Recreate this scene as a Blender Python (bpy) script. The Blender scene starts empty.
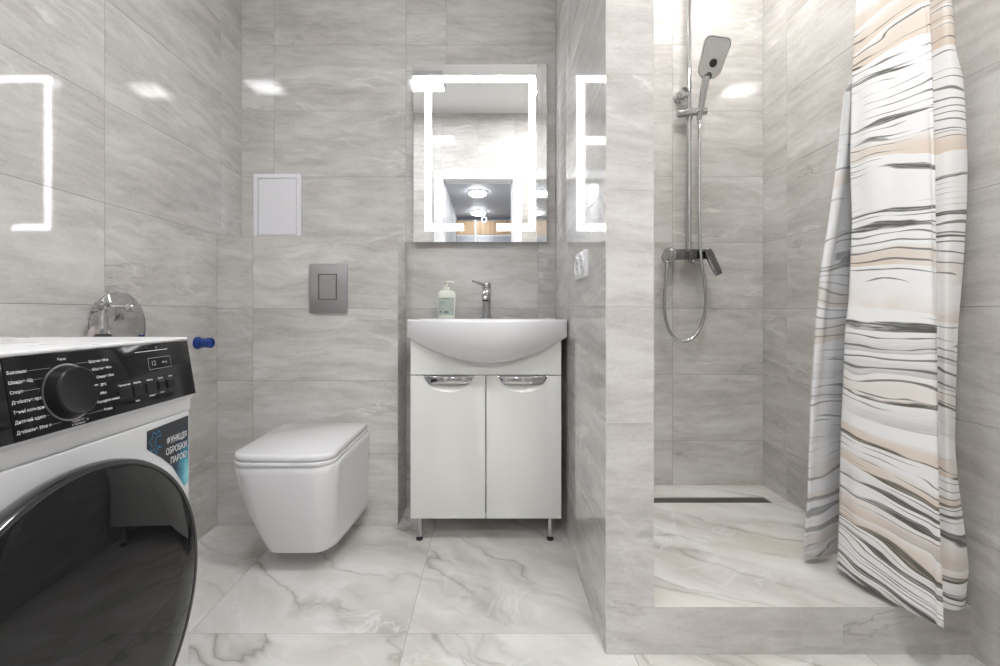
import bpy, bmesh, math, random
from mathutils import Vector, Matrix

C = bpy.context.scene.collection
PI = math.pi
# ------------------------------------------------------------------ camera, world, exposure
CAMH = 0.887
FPX = 472.0
cam_d = bpy.data.cameras.new('camera')
cam_d.sensor_width = 36.0
cam_d.lens = FPX * 36.0 / 1000.0
cam_d.shift_x = (500 - 489) / 1000.0
cam_d.shift_y = -(333 - 311.5) / 1000.0
cam_d.clip_start = 0.02
cam = bpy.data.objects.new('camera', cam_d)
cam.location = (0, 0, CAMH)
cam.rotation_euler = (PI / 2, 0, 0)
C.objects.link(cam)
bpy.context.scene.camera = cam
sc = bpy.context.scene
sc.view_settings.view_transform = 'Standard'
sc.view_settings.look = 'None'
sc.view_settings.gamma = 1
sc.view_settings.use_curve_mapping = False
sc.view_settings.exposure = 1.3
w = bpy.data.worlds.new('world')
sc.world = w
w.use_nodes = True
w.node_tree.nodes['Background'].inputs[0].default_value = (0.9, 0.93, 1, 1)
w.node_tree.nodes['Background'].inputs[1].default_value = 0.25
try:
    sc.cycles.max_bounces = 12
    sc.cycles.diffuse_bounces = 8
    sc.cycles.glossy_bounces = 8
    sc.cycles.sample_clamp_indirect = 12
    sc.cycles.caustics_reflective = True
except Exception:
    pass
LAMP = 29.0      # ceiling panel on the toilet side
LAMP2 = 43.0     # ceiling panel on the shower side
SHOWER_FILL = 28.0     # unseen panel added over the shower to brighten it
LED = 5.0        # lit strip of the mirror
HALL = 10.0
HALL_FILL = 72.0    # unseen lamp added outside the door to brighten the lower room

# room numbers (metres): X right, Y into the picture, Z up; the camera stands in the doorway
XL, XR, YB, YF, HC = -1.1275, 1.248, 2.149, -0.05, 2.69
YBOX, XBOX, HBOX = 1.955, -0.377, 1.2
PX0, PX1, PY = 0.303, 0.426, 1.2206
STEP = 0.124

# ------------------------------------------------------------------ materials
def nt(name):
    m = bpy.data.materials.new(name)
    m.use_nodes = True
    t = m.node_tree
    b = t.nodes['Principled BSDF']
    return m, t, b

def simple(name, col, rough=0.4, metal=0.0, spec=0.5, coat=0.0, bump=None):
    m, t, b = nt(name)
    b.inputs['Base Color'].default_value = (*col, 1)
    b.inputs['Roughness'].default_value = rough
    b.inputs['Metallic'].default_value = metal
    b.inputs['Specular IOR Level'].default_value = spec
    b.inputs['Coat Weight'].default_value = coat
    b.inputs['Coat Roughness'].default_value = 0.03
    # faint procedural variation so that nothing is perfectly uniform
    n = t.nodes.new('ShaderNodeTexNoise'); n.inputs['Scale'].default_value = 9; n.inputs['Detail'].default_value = 3
    tc = t.nodes.new('ShaderNodeTexCoord')
    t.links.new(tc.outputs['Object'], n.inputs['Vector'])
    mr = t.nodes.new('ShaderNodeMapRange')
    mr.inputs['To Min'].default_value = max(0.0, rough * 0.85); mr.inputs['To Max'].default_value = min(1, rough * 1.15 + 0.005)
    t.links.new(n.outputs['Fac'], mr.inputs['Value'])
    t.links.new(mr.outputs['Result'], b.inputs['Roughness'])
    if bump:
        bn = t.nodes.new('ShaderNodeTexNoise'); bn.inputs['Scale'].default_value = bump[0]
        t.links.new(tc.outputs['Object'], bn.inputs['Vector'])
        bp = t.nodes.new('ShaderNodeBump'); bp.inputs['Strength'].default_value = bump[1]; bp.inputs['Distance'].default_value = 0.002
        t.links.new(bn.outputs['Fac'], bp.inputs['Height'])
        t.links.new(bp.outputs['Normal'], b.inputs['Normal'])
    return m

def emit(name, col, s):
    m, t, b = nt(name)
    b.inputs['Base Color'].default_value = (0.9, 0.9, 0.9, 1)
    b.inputs['Emission Color'].default_value = (*col, 1)
    b.inputs['Emission Strength'].default_value = s
    return m

class G:
    """small node-graph helper"""
    def __init__(s, t): s.t = t
    def n(s, typ, **kw):
        x = s.t.nodes.new(typ)
        for k, v in kw.items(): setattr(x, k, v)
        return x
    def link(s, a, b): s.t.links.new(a, b)
    def val(s, sock, v):
        if hasattr(v, 'is_linked'): s.link(v, sock)
        else: sock.default_value = v
    def math(s, op, a, b=0.0, c=0.0):
        x = s.n('ShaderNodeMath', operation=op)
        s.val(x.inputs[0], a); s.val(x.inputs[1], b); s.val(x.inputs[2], c)
        return x.outputs[0]
    def vec(s, x, y, z=0.0):
        c = s.n('ShaderNodeCombineXYZ')
        s.val(c.inputs[0], x); s.val(c.inputs[1], y); s.val(c.inputs[2], z)
        return c.outputs[0]
    def noise(s, v, scale=1.0, detail=4.0, rough=0.55, dist=0.0):
        x = s.n('ShaderNodeTexNoise')
        s.link(v, x.inputs['Vector'])
        x.inputs['Scale'].default_value = scale; x.inputs['Detail'].default_value = detail
        x.inputs['Roughness'].default_value = rough; x.inputs['Distortion'].default_value = dist
        return x.outputs['Fac']
    def ramp(s, f, stops):
        x = s.n('ShaderNodeValToRGB')
        e = x.color_ramp.elements
        while len(e) > 1: e.remove(e[-1])
        for i, (p, c) in enumerate(stops):
            k = e[0] if i == 0 else e.new(p)
            k.position = p
            k.color = (c, c, c, 1) if isinstance(c, (int, float)) else (*c, 1)
        s.link(f, x.inputs['Fac'])
        return x.outputs['Color']
    def mix(s, f, a, b, mode='MIX'):
        x = s.n('ShaderNodeMix', data_type='RGBA', blend_type=mode)
        s.val(x.inputs[0], f)
        for sock, v in ((x.inputs[6], a), (x.inputs[7], b)):
            if hasattr(v, 'is_linked'): s.link(v, sock)
            else: sock.default_value = (*v, 1)
        return x.outputs[2]
    def sep(s, v):
        x = s.n('ShaderNodeSeparateXYZ'); s.link(v, x.inputs[0]); return x.outputs

def wall_tile_material():
    m, t, b = nt('wall_tile_grey_marble'); g = G(t)
    uv = g.n('ShaderNodeUVMap').outputs[0]
    o = g.sep(uv); u, v = o[0], o[1]
    warp = g.noise(g.vec(g.math('MULTIPLY', u, 1.6), g.math('MULTIPLY', v, 2.4)), 1.0, 3)
    v2 = g.math('ADD', v, g.math('MULTIPLY', g.math('SUBTRACT', warp, 0.5), 0.14))
    v2 = g.math('ADD', v2, g.math('MULTIPLY', u, 0.03))
    cloud = g.noise(g.vec(g.math('MULTIPLY', u, 2.0), g.math('MULTIPLY', v2, 7.0)), 1.0, 6, 0.6, 0.3)
    streak = g.noise(g.vec(g.math('MULTIPLY', u, 4.0), g.math('MULTIPLY', v2, 34.0)), 1.0, 5, 0.65, 0.2)
    mott = g.noise(g.vec(g.math('MULTIPLY', u, 11.0), g.math('MULTIPLY', v2, 36.0), 2.0), 1.0, 4, 0.7, 0.4)
    grain = g.noise(g.vec(g.math('MULTIPLY', u, 90.0), g.math('MULTIPLY', v, 110.0)), 1.0, 3, 0.6)
    f = g.math('ADD', g.math('MULTIPLY', cloud, 0.46), g.math('ADD', g.math('MULTIPLY', streak, 0.24), g.math('ADD', g.math('MULTIPLY', mott, 0.20), g.math('MULTIPLY', grain, 0.11))))
    col = g.ramp(f, [(0.36, (0.40, 0.382, 0.362)), (0.46, (0.51, 0.492, 0.473)), (0.54, (0.60, 0.585, 0.567)), (0.64, (0.69, 0.68, 0.665))])
    # pale and dark hairline veins
    vn = g.noise(g.vec(g.math('MULTIPLY', u, 1.3), g.math('MULTIPLY', v2, 4.2), 7.3), 1.0, 5, 0.55, 0.5)
    msk = g.noise(g.vec(g.math('MULTIPLY', u, 2.1), g.math('MULTIPLY', v, 3.1), 2.2), 1.0, 2)
    d = g.math('ABSOLUTE', g.math('SUBTRACT', vn, 0.52))
    white = g.math('MULTIPLY', g.ramp(d, [(0.0, 1.0), (0.014, 0.25), (0.035, 0.0)]), g.ramp(msk, [(0.48, 0.0), (0.66, 0.6)]))
    col = g.mix(white, col, (0.80, 0.785, 0.765))
    vn2 = g.noise(g.vec(g.math('MULTIPLY', u, 1.7), g.math('MULTIPLY', v2, 5.5), 3.9), 1.0, 6, 0.6, 0.6)
    msk2 = g.noise(g.vec(g.math('MULTIPLY', u, 2.6), g.math('MULTIPLY', v, 3.6), 9.2), 1.0, 2)
    d2 = g.math('ABSOLUTE', g.math('SUBTRACT', vn2, 0.49))
    dark = g.math('MULTIPLY', g.ramp(d2, [(0.0, 1.0), (0.008, 0.3), (0.02, 0.0)]), g.ramp(msk2, [(0.54, 0.0), (0.70, 0.55)]))
    col = g.mix(dark, col, (0.25, 0.225, 0.2))
    g.link(col, b.inputs['Base Color'])
    b.inputs['Roughness'].default_value = 0.05
    b.inputs['Specular IOR Level'].default_value = 0.6
    wv = g.noise(g.vec(g.math('MULTIPLY', u, 22.0), g.math('MULTIPLY', v, 22.0), 1.0), 1.0, 2)
    bp = g.n('ShaderNodeBump'); bp.inputs['Strength'].default_value = 0.02; bp.inputs['Distance'].default_value = 0.002
    g.link(wv, bp.inputs['Height']); g.link(bp.outputs[0], b.inputs['Normal'])
    return m

def floor_tile_material():
    m, t, b = nt('floor_tile_white_marble'); g = G(t)
    uv = g.n('ShaderNodeUVMap').outputs[0]
    o = g.sep(uv); u, v = o[0], o[1]
    wu = g.noise(g.vec(u, v, 1.0), 2.2, 4, 0.55)
    wv = g.noise(g.vec(u, v, 5.0), 2.2, 4, 0.55)
    uu = g.math('ADD', u, g.math('MULTIPLY', g.math('SUBTRACT', wu, .5), 0.30))
    vv = g.math('ADD', v, g.math('MULTIPLY', g.math('SUBTRACT', wv, .5), 0.30))
    p = g.math('ADD', g.math('MULTIPLY', uu, 0.62), g.math('MULTIPLY', vv, 0.78))
    q = g.math('SUBTRACT', g.math('MULTIPLY', vv, 0.62), g.math('MULTIPLY', uu, 0.78))
    cloud = g.noise(g.vec(g.math('MULTIPLY', p, 4.5), g.math('MULTIPLY', q, 1.6), 0.4), 1.0, 6, 0.62, 0.4)
    col = g.ramp(cloud, [(0.3, (0.47, 0.455, 0.43)), (0.45, (0.62, 0.605, 0.58)), (0.56, (0.70, 0.69, 0.67)), (0.7, (0.76, 0.765, 0.76))])
    vn = g.noise(g.vec(g.math('MULTIPLY', p, 4.6), g.math('MULTIPLY', q, 0.8), 4.0), 1.0, 3, 0.45, 0.15)
    mk = g.noise(g.vec(u, v, 8.0), 3.0, 2)
    d = g.math('ABSOLUTE', g.math('SUBTRACT', vn, 0.5))
    vein = g.math('MULTIPLY', g.ramp(d, [(0.0, 1.0), (0.006, 0.5), (0.022, 0.12), (0.05, 0.0)]), g.ramp(mk, [(0.40, 0.0), (0.6, 0.85)]))
    col = g.mix(vein, col, (0.29, 0.275, 0.25))
    vn3 = g.noise(g.vec(g.math('MULTIPLY', q, 5.0), g.math('MULTIPLY', p, 3.0), 11.0), 1.0, 5, 0.6, 0.8)
    d3 = g.math('ABSOLUTE', g.math('SUBTRACT', vn3, 0.52))
    vein3 = g.math('MULTIPLY', g.ramp(d3, [(0.0, 0.6), (0.01, 0.25), (0.03, 0.0)]), g.ramp(g.noise(g.vec(u, v, 3.0), 2.6, 2), [(0.45, 0.0), (0.65, 0.9)]))
    col = g.mix(vein3, col, (0.84, 0.85, 0.86))
    yel = g.ramp(g.noise(g.vec(g.math('MULTIPLY', p, 3.0), g.math('MULTIPLY', q, 1.2), 20.0), 1.0, 3), [(0.56, 0.0), (0.72, 0.45)])
    col = g.mix(yel, col, (0.56, 0.52, 0.42))
    g.link(col, b.inputs['Base Color'])
    b.inputs['Roughness'].default_value = 0.09
    b.inputs['Specular IOR Level'].default_value = 0.5
    return m

def curtain_material(name, fade):
    m, t, b = nt(name); g = G(t)
    uv = g.n('ShaderNodeUVMap').outputs[0]
    o = g.sep(uv); u, v = o[0], o[1]
    n1 = g.noise(g.vec(g.math('MULTIPLY', u, 1.9), g.math('MULTIPLY', v, 2.2), 0.3), 1.0, 3, 0.5)
    n2 = g.noise(g.vec(g.math('MULTIPLY', u, 9.0), g.math('MULTIPLY', v, 9.0), 4.3), 1.0, 2, 0.5)
    wv = g.math('ADD', v, g.math('ADD', g.math('MULTIPLY', g.math('SUBTRACT', n1, .5), 0.15), g.math('MULTIPLY', g.math('SUBTRACT', n2, .5), 0.012)))
    base = (0.92, 0.92, 0.925)
    big = g.noise(g.vec(g.math('MULTIPLY', u, 1.3), g.math('MULTIPLY', v, 2.4), 0.7), 1.0, 2, 0.5)
    sml = g.noise(g.vec(g.math('MULTIPLY', u, 3.2), g.math('MULTIPLY', v, 11.0), 5.7), 1.0, 2, 0.45)
    slant = g.math('MULTIPLY', u, g.math('MULTIPLY', g.math('MAXIMUM', g.math('SUBTRACT', 1.15, v), 0.0), 7.0))
    t_ = g.math('ADD', g.math('ADD', g.math('MULTIPLY', v, 23.0), slant), g.math('ADD', g.math('MULTIPLY', big, 5.5), g.math('MULTIPLY', sml, 1.5)))
    fr = g.math('FRACT', t_); ci = g.math('FLOOR', t_)
    def rnd(k):
        x = g.n('ShaderNodeTexWhiteNoise', noise_dimensions='1D')
        g.link(g.math('ADD', ci, k), x.inputs['W'])
        return x.outputs['Value']
    hz_ = lambda a, b_, c: g.noise(g.vec(g.math('MULTIPLY', u, a), g.math('MULTIPLY', v, b_), c), 1.0, 3, 0.55)
    fine = g.ramp(g.noise(g.vec(g.math('MULTIPLY', u, 7.0), g.math('MULTIPLY', t_, 9.0), 3.0), 1.0, 3, 0.7), [(0.32, 0.25), (0.52, 1.0)])
    # washes that fill some of the layers, fading away from one edge
    tanf = g.math('MULTIPLY', g.ramp(rnd(3.3), [(0.52, 0.0), (0.54, 0.9)]), g.ramp(fr, [(0.0, 0.9), (0.55, 0.75), (1.0, 0.15)]))
    tanf = g.math('MULTIPLY', tanf, g.ramp(hz_(2.2, 3.0, 2.0), [(0.36, 0.0), (0.5, 1.0)]))
    col = g.mix(tanf, base, (0.74, 0.62, 0.51))
    gryf = g.math('MULTIPLY', g.ramp(rnd(8.7), [(0.62, 0.0), (0.64, 0.7)]), g.ramp(fr, [(0.0, 1.0), (0.7, 0.2), (1.0, 0.0)]))
    gryf = g.math('MULTIPLY', g.math('MULTIPLY', gryf, fine), g.ramp(hz_(2.6, 3.5, 9.0), [(0.40, 0.0), (0.56, 1.0)]))
    col = g.mix(gryf, col, (0.46, 0.46, 0.46))
    # broad olive-black strokes hugging a layer edge
    wd = g.math('MULTIPLY', g.ramp(hz_(2.4, 5.0, 14.0), [(0.42, 0.0), (0.60, 1.0)]), g.ramp(rnd(1.9), [(0.40, 0.0), (0.46, 0.46)]))
    soft = lambda x, e0: g.math('MINIMUM', g.math('MAXIMUM', g.math('MULTIPLY', x, 1.0 / e0), 0.0), 1.0)
    st = g.math('MULTIPLY', soft(g.math('SUBTRACT', wd, fr), 0.07), fine)
    st = g.math('MULTIPLY', st, soft(fr, 0.03))
    col = g.mix(g.math('MULTIPLY', st, 0.93), col, (0.07, 0.068, 0.055))
    # thin pen lines along the layers
    tl = g.math('MULTIPLY', t_, 2.0)
    lnd = g.math('ABSOLUTE', g.math('SUBTRACT', g.math('FRACT', tl), 0.5))
    lw = g.math('MULTIPLY', g.ramp(hz_(3.2, 6.0, 21.0), [(0.44, 0.0), (0.58, 1.0)]), 0.10)
    ln = g.math('MULTIPLY', soft(g.math('SUBTRACT', lw, lnd), 0.03), 0.85)
    col = g.mix(ln, col, (0.13, 0.125, 0.11))
    if fade:
        col = g.mix(fade, col, (0.62, 0.63, 0.66))
    g.link(col, b.inputs['Base Color'])
    b.inputs['Roughness'].default_value = 0.62
    b.inputs['Specular IOR Level'].default_value = 0.25
    b.inputs['Sheen Weight'].default_value = 0.1
    wvn = g.n('ShaderNodeTexWave'); wvn.inputs['Scale'].default_value = 300
    g.link(uv, wvn.inputs['Vector'])
    bp = g.n('ShaderNodeBump'); bp.inputs['Strength'].default_value = 0.05; bp.inputs['Distance'].default_value = 0.001
    g.link(wvn.outputs['Fac'], bp.inputs['Height']); g.link(bp.outputs[0], b.inputs['Normal'])
    return m

def wood_material():
    m, t, b = nt('light_oak_front'); g = G(t)
    tc = g.n('ShaderNodeTexCoord').outputs['Object']
    o = g.sep(tc)
    f = g.noise(g.vec(g.math('MULTIPLY', o[0], 30), g.math('MULTIPLY', o[1], 30), g.math('MULTIPLY', o[2], 2.5)), 1.0, 5, 0.6, 0.4)
    g.link(g.ramp(f, [(0.3, (0.50, 0.32, 0.17)), (0.7, (0.72, 0.52, 0.32))]), b.inputs['Base Color'])
    b.inputs['Roughness'].default_value = 0.4
    return m

def sticker_material():
    # dark navy print with a teal cloud of steam in its lower corner (object coordinates are world ones)
    m, t, b = nt('sticker_print'); g = G(t)
    tc = g.n('ShaderNodeTexCoord').outputs['Object']
    o = g.sep(tc)
    a = g.math('SUBTRACT', o[1], 0.982); h = g.math('SUBTRACT', o[2], 0.553)
    d = g.math('SQRT', g.math('ADD', g.math('MULTIPLY', g.math('MULTIPLY', a, a), 4.0), g.math('MULTIPLY', h, h)))
    nz = g.noise(tc, 55.0, 4)
    d = g.math('ADD', d, g.math('MULTIPLY', g.math('SUBTRACT', nz, .5), 0.06))
    col = g.ramp(d, [(0.0, (0.25, 0.62, 0.70)), (0.035, (0.05, 0.28, 0.40)), (0.075, (0.012, 0.035, 0.075)), (0.12, (0.012, 0.016, 0.024))])
    g.link(col, b.inputs['Base Color'])
    b.inputs['Roughness'].default_value = 0.25
    return m

M = {}
M['tile'] = wall_tile_material()
M['floor'] = floor_tile_material()
M['grout'] = simple('grout', (0.33, 0.315, 0.30), 0.8)
M['grout_light'] = simple('pale_grout', (0.62, 0.61, 0.59), 0.7)
M['ceil'] = simple('white_ceiling', (0.80, 0.80, 0.80), 0.35)
M['paint'] = simple('white_painted_wall', (0.70, 0.71, 0.73), 0.6)
M['white_lac'] = simple('white_lacquer', (0.74, 0.745, 0.725), 0.12, coat=0.3)
M['door_white'] = simple('white_door_paint', (0.85, 0.86, 0.88), 0.3)
M['ceramic'] = simple('white_ceramic', (0.78, 0.78, 0.80), 0.06, coat=0.5)
M['plastic'] = simple('white_plastic', (0.80, 0.80, 0.815), 0.28)
M['panel_white'] = simple('white_access_plastic', (0.80, 0.80, 0.84), 0.4)
M['enamel'] = simple('white_enamel', (0.70, 0.71, 0.73), 0.22)
M['chrome'] = simple('chrome', (0.55, 0.55, 0.56), 0.07, 1.0)
M['dark_chrome'] = simple('dark_chrome', (0.20, 0.20, 0.205), 0.12, 1.0)
M['steel'] = simple('brushed_steel', (0.50, 0.50, 0.51), 0.30, 1.0)
M['hose'] = simple('steel_hose', (0.55, 0.55, 0.55), 0.22, 1.0)
M['drain'] = simple('drain_steel', (0.09, 0.088, 0.082), 0.4, 0.4)
M['black_gloss'] = simple('black_gloss', (0.008, 0.008, 0.009), 0.03, 0, 0.42)
M['black_panel'] = simple('black_panel', (0.009, 0.009, 0.011), 0.08, 0, 0.3)
M['black_satin'] = simple('black_satin', (0.010, 0.010, 0.011), 0.34, 0, 0.35)
M['black_rubber'] = simple('black_rubber', (0.02, 0.02, 0.02), 0.6)
M['print'] = simple('white_print', (0.75, 0.76, 0.78), 0.5)
M['grey_print'] = simple('grey_print', (0.38, 0.39, 0.40), 0.5)
M['blue'] = simple('blue_plastic', (0.010, 0.045, 0.26), 0.3)
M['cyan'] = simple('cyan_print', (0.03, 0.28, 0.52), 0.4)
M['pink'] = simple('pale_pink', (0.66, 0.55, 0.55), 0.3)
M['soap'] = simple('cream_plastic', (0.76, 0.78, 0.70), 0.22)
M['soap_label'] = simple('sage_label', (0.42, 0.48, 0.44), 0.4)
M['soap_ink'] = simple('dark_green_ink', (0.12, 0.17, 0.14), 0.5)
M['mirror'] = simple('mirror_silver', (0.93, 0.94, 0.94), 0.0, 1.0)
M['mirror_edge'] = simple('mirror_edge_glass', (0.55, 0.60, 0.60), 0.15)
M['led'] = emit('led_white', (0.96, 0.98, 1.0), LED)
M['lamp'] = emit('lamp_diffuser', (0.95, 0.975, 1.0), LAMP)
M['lamp_bright'] = emit('lamp_diffuser_bright', (1.0, 0.985, 0.965), LAMP2)
M['hall_fill'] = emit('added_hall_fill', (1.0, 0.99, 0.97), HALL_FILL)
M['shower_fill'] = emit('added_shower_fill', (1.0, 0.985, 0.95), SHOWER_FILL)
M['hall_lamp'] = emit('hall_lamp_diffuser', (0.97, 0.98, 1.0), HALL)
M['touch'] = emit('touch_icon', (0.55, 0.6, 1.0), 1.2)
M['wood'] = wood_material()
M['grey_front'] = simple('grey_glossy_front', (0.42, 0.45, 0.50), 0.2)
M['nozzle'] = simple('spray_face', (0.52, 0.52, 0.51), 0.3)
M['curtain'] = curtain_material('curtain_marble_print', 0.0)
M['curtain_back'] = curtain_material('curtain_reverse', 0.42)
M['sticker'] = sticker_material()
M['hall_ceil'] = simple('cool_white_hall_ceiling', (0.55, 0.58, 0.63), 0.5)
M['door_rim'] = simple('black_door_rim', (0.022, 0.022, 0.025), 0.14, 0.0, 0.8, 0.4)
M['hall_floor'] = simple('hall_laminate', (0.42, 0.36, 0.30), 0.4)

# ------------------------------------------------------------------ mesh helpers
def link(name, bm, mats, parent=None, smooth=None):
    me = bpy.data.meshes.new(name)
    bmesh.ops.recalc_face_normals(bm, faces=bm.faces[:]) if smooth != 'keep' else None
    bm.to_mesh(me); bm.free()
    if not isinstance(mats, (list, tuple)): mats = [mats]
    for m in mats: me.materials.append(M[m] if isinstance(m, str) else m)
    o = bpy.data.objects.new(name, me)
    C.objects.link(o)
    if parent is not None:
        o.parent = parent
        bpy.context.view_layer.update()
        o.matrix_parent_inverse = parent.matrix_world.inverted()
    if smooth and smooth != 'keep':
        for p in me.polygons: p.use_smooth = True
        me.set_sharp_from_angle(angle=math.radians(smooth))
    return o

def thing(name, label, cat, loc, group=None):
    o = bpy.data.objects.new(name, None)
    o.empty_display_size = 0.05
    o.location = loc
    C.objects.link(o)
    bpy.context.view_layer.update()
    return tag(o, label, cat, group)

def tag(o, label, cat, group=None):
    o['label'] = label; o['category'] = cat
    if group: o['group'] = group
    return o

def struct(o):
    o['kind'] = 'structure'
    return o

def box(bm, x0, x1, y0, y1, z0, z1, bev=0.0, seg=2, mi=0):
    vs = [bm.verts.new(p) for p in ((x0, y0, z0), (x1, y0, z0), (x1, y1, z0), (x0, y1, z0), (x0, y0, z1), (x1, y0, z1), (x1, y1, z1), (x0, y1, z1))]
    fs = [bm.faces.new([vs[i] for i in q]) for q in ((0, 3, 2, 1), (4, 5, 6, 7), (0, 1, 5, 4), (1, 2, 6, 5), (2, 3, 7, 6), (3, 0, 4, 7))]
    for f in fs: f.material_index = mi
    if bev > 0:
        es = list({e for f in fs for e in f.edges})
        r = bmesh.ops.bevel(bm, geom=es, offset=bev, segments=seg, profile=0.5, affect='EDGES')
        for f in r['faces']: f.material_index = mi
    return bm

def loft(bm, rings, cap0=True, cap1=True, closed=True, mi=0):
    vr = [[bm.verts.new(p) for p in r] for r in rings]
    n = len(vr[0])
    for a, b in zip(vr[:-1], vr[1:]):
        for i in range(n if closed else n - 1):
            j = (i + 1) % n
            try:
                f = bm.faces.new((a[i], a[j], b[j], b[i])); f.material_index = mi
            except ValueError: pass
    if cap0: bm.faces.new(list(reversed(vr[0]))).material_index = mi
    if cap1: bm.faces.new(vr[-1]).material_index = mi
    return vr

def frame_from(d):
    d = Vector(d).normalized()
    up = Vector((0, 0, 1)) if abs(d.z) < 0.95 else Vector((1, 0, 0))
    a = d.cross(up).normalized(); b = a.cross(d).normalized()
    return a, b

def tube(bm, pts, r, n=16, cap=True, mi=0):
    pts = [Vector(p) for p in pts]
    rr = r if isinstance(r, (list, tuple)) else [r] * len(pts)
    rings = []
    a = None
    for i, p in enumerate(pts):
        d = (pts[min(i + 1, len(pts) - 1)] - pts[max(i - 1, 0)]).normalized()
        if a is None: a, b = frame_from(d)
        else:
            a = (a - d * a.dot(d)).normalized(); b = a.cross(d).normalized()
        rings.append([p + (a * math.cos(2 * PI * k / n) + b * math.sin(2 * PI * k / n)) * rr[i] for k in range(n)])
    loft(bm, rings, cap, cap, mi=mi)
    return bm

def lathe(bm, o, ax, prof, n=40, sx=1.0, sy=1.0, mi=0):
    """prof: list of (radius, distance along ax) from the base up"""
    ax = Vector(ax).normalized(); a, b = frame_from(ax); o = Vector(o)
    rings = [[o + ax * h + a * (r * sx * math.cos(2 * PI * k / n)) + b * (r * sy * math.sin(2 * PI * k / n)) for k in range(n)] for r, h in prof]
    loft(bm, rings, mi=mi)
    return bm

def prism(bm, poly, fn, d0, d1, bev=0.0, seg=2, mi=0):
    """poly: 2-D points; fn(a, b, d) -> 3-D; extruded between depths d0 and d1"""
    r0 = [fn(a, b, d0) for a, b in poly]; r1 = [fn(a, b, d1) for a, b in poly]
    k = len(bm.faces)
    loft(bm, [r0, r1], mi=mi)
    if bev:
        bm.faces.ensure_lookup_table()
        cap = bm.faces[len(bm.faces) - 1]
        bmesh.ops.bevel(bm, geom=list(cap.edges), offset=bev, segments=seg, profile=0.5, affect='EDGES')
    return bm

def rrect(x0, x1, y0, y1, rs, n=6):
    """rounded rectangle, counter-clockwise from the lower left; rs = radius or four (ll, lr, ur, ul)"""
    if not isinstance(rs, (list, tuple)): rs = [rs] * 4
    out = []
    for (cx, cy, r, a0) in ((x0 + rs[0], y0 + rs[0], rs[0], PI), (x1 - rs[1], y0 + rs[1], rs[1], 1.5 * PI), (x1 - rs[2], y1 - rs[2], rs[2], 0), (x0 + rs[3], y1 - rs[3], rs[3], PI / 2)):
        for k in range(n + 1):
            t = a0 + PI / 2 * k / n
            out.append((cx + r * math.cos(t), cy + r * math.sin(t)))
    return out

def crom(pts, per=10):
    pts = [Vector(p) for p in pts]
    out = []
    P = [pts[0] * 2 - pts[1]] + pts + [pts[-1] * 2 - pts[-2]]
    for i in range(1, len(P) - 2):
        p0, p1, p2, p3 = P[i - 1], P[i], P[i + 1], P[i + 2]
        for k in range(per):
            t = k / per
            out.append(0.5 * ((2 * p1) + (p2 - p0) * t + (2 * p0 - 5 * p1 + 4 * p2 - p3) * t * t + (3 * p1 - p0 - 3 * p2 + p3) * t ** 3))
    out.append(pts[-1])
    return out

def text_mesh(bm, s, size, fn, align='LEFT', mi=0, bold=0.0):
    """flat lettering laid through fn(a, b) -> 3-D"""
    cu = bpy.data.curves.new('lettering', 'FONT')
    cu.body = s; cu.size = size; cu.align_x = align; cu.align_y = 'CENTER'; cu.offset = bold
    o = bpy.data.objects.new('lettering', cu)
    C.objects.link(o)
    dg = bpy.context.evaluated_depsgraph_get()
    me = bpy.data.meshes.new_from_object(o.evaluated_get(dg))
    vs = [bm.verts.new(fn(v.co.x, v.co.y)) for v in me.vertices]
    for p in me.polygons:
        try: bm.faces.new([vs[i] for i in p.vertices]).material_index = mi
        except ValueError: pass
    bpy.data.objects.remove(o); bpy.data.curves.remove(cu); bpy.data.meshes.remove(me)

rng = random.Random(11)
def tile_face(bm, O, U, V, N, tiles, back=None, thick=0.06, g=0.0011, lift=0.0008, flip=False, flat_corner=None):
    """tiles laid on a plane: each a slightly proud quad over the grout bed; UVs in metres, shifted per tile"""
    uvl = bm.loops.layers.uv.verify()
    O, U, V, N = Vector(O), Vector(U), Vector(V), Vector(N)
    for t in tiles:
        u0, u1, v0, v1 = t[:4]
        off = t[4] if len(t) > 4 else (rng.uniform(0, 60), rng.uniform(0, 60))
        a0, a1, b0, b1 = u0 + g, u1 - g, v0 + g, v1 - g
        top = [O + U * a + V * b + N * lift for a, b in ((a0, b0), (a1, b0), (a1, b1), (a0, b1))]
        low = [O + U * a + V * b for a, b in ((a0 - g * .3, b0 - g * .3), (a1 + g * .3, b0 - g * .3), (a1 + g * .3, b1 + g * .3), (a0 - g * .3, b1 + g * .3))]
        uvs = [(a0, b0), (a1, b0), (a1, b1), (a0, b1)]
        tv = [bm.verts.new(p) for p in top]; lv = [bm.verts.new(p) for p in low]
        f = bm.faces.new(tv); f.material_index = 0
        for l, q in zip(f.loops, uvs): l[uvl].uv = (q[0] + off[0], q[1] + off[1])
        for i in range(4):
            j = (i + 1) % 4
            f = bm.faces.new((lv[i], lv[j], tv[j], tv[i])); f.material_index = 0
            for l, k in zip(f.loops, (i, j, j, i)): l[uvl].uv = (uvs[k][0] + off[0], uvs[k][1] + off[1])
    for (u0, u1, v0, v1) in (back or []):
        c = [O + U * a + V * b + N * d for d in (0, -thick) for a, b in ((u0, v0), (u1, v0), (u1, v1), (u0, v1))]
        vs = [bm.verts.new(p) for p in c]
        for q in ((0, 1, 2, 3), (7, 6, 5, 4), (0, 4, 5, 1), (1, 5, 6, 2), (2, 6, 7, 3), (3, 7, 4, 0)):
            bm.faces.new([vs[i] for i in q]).material_index = 1

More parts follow.
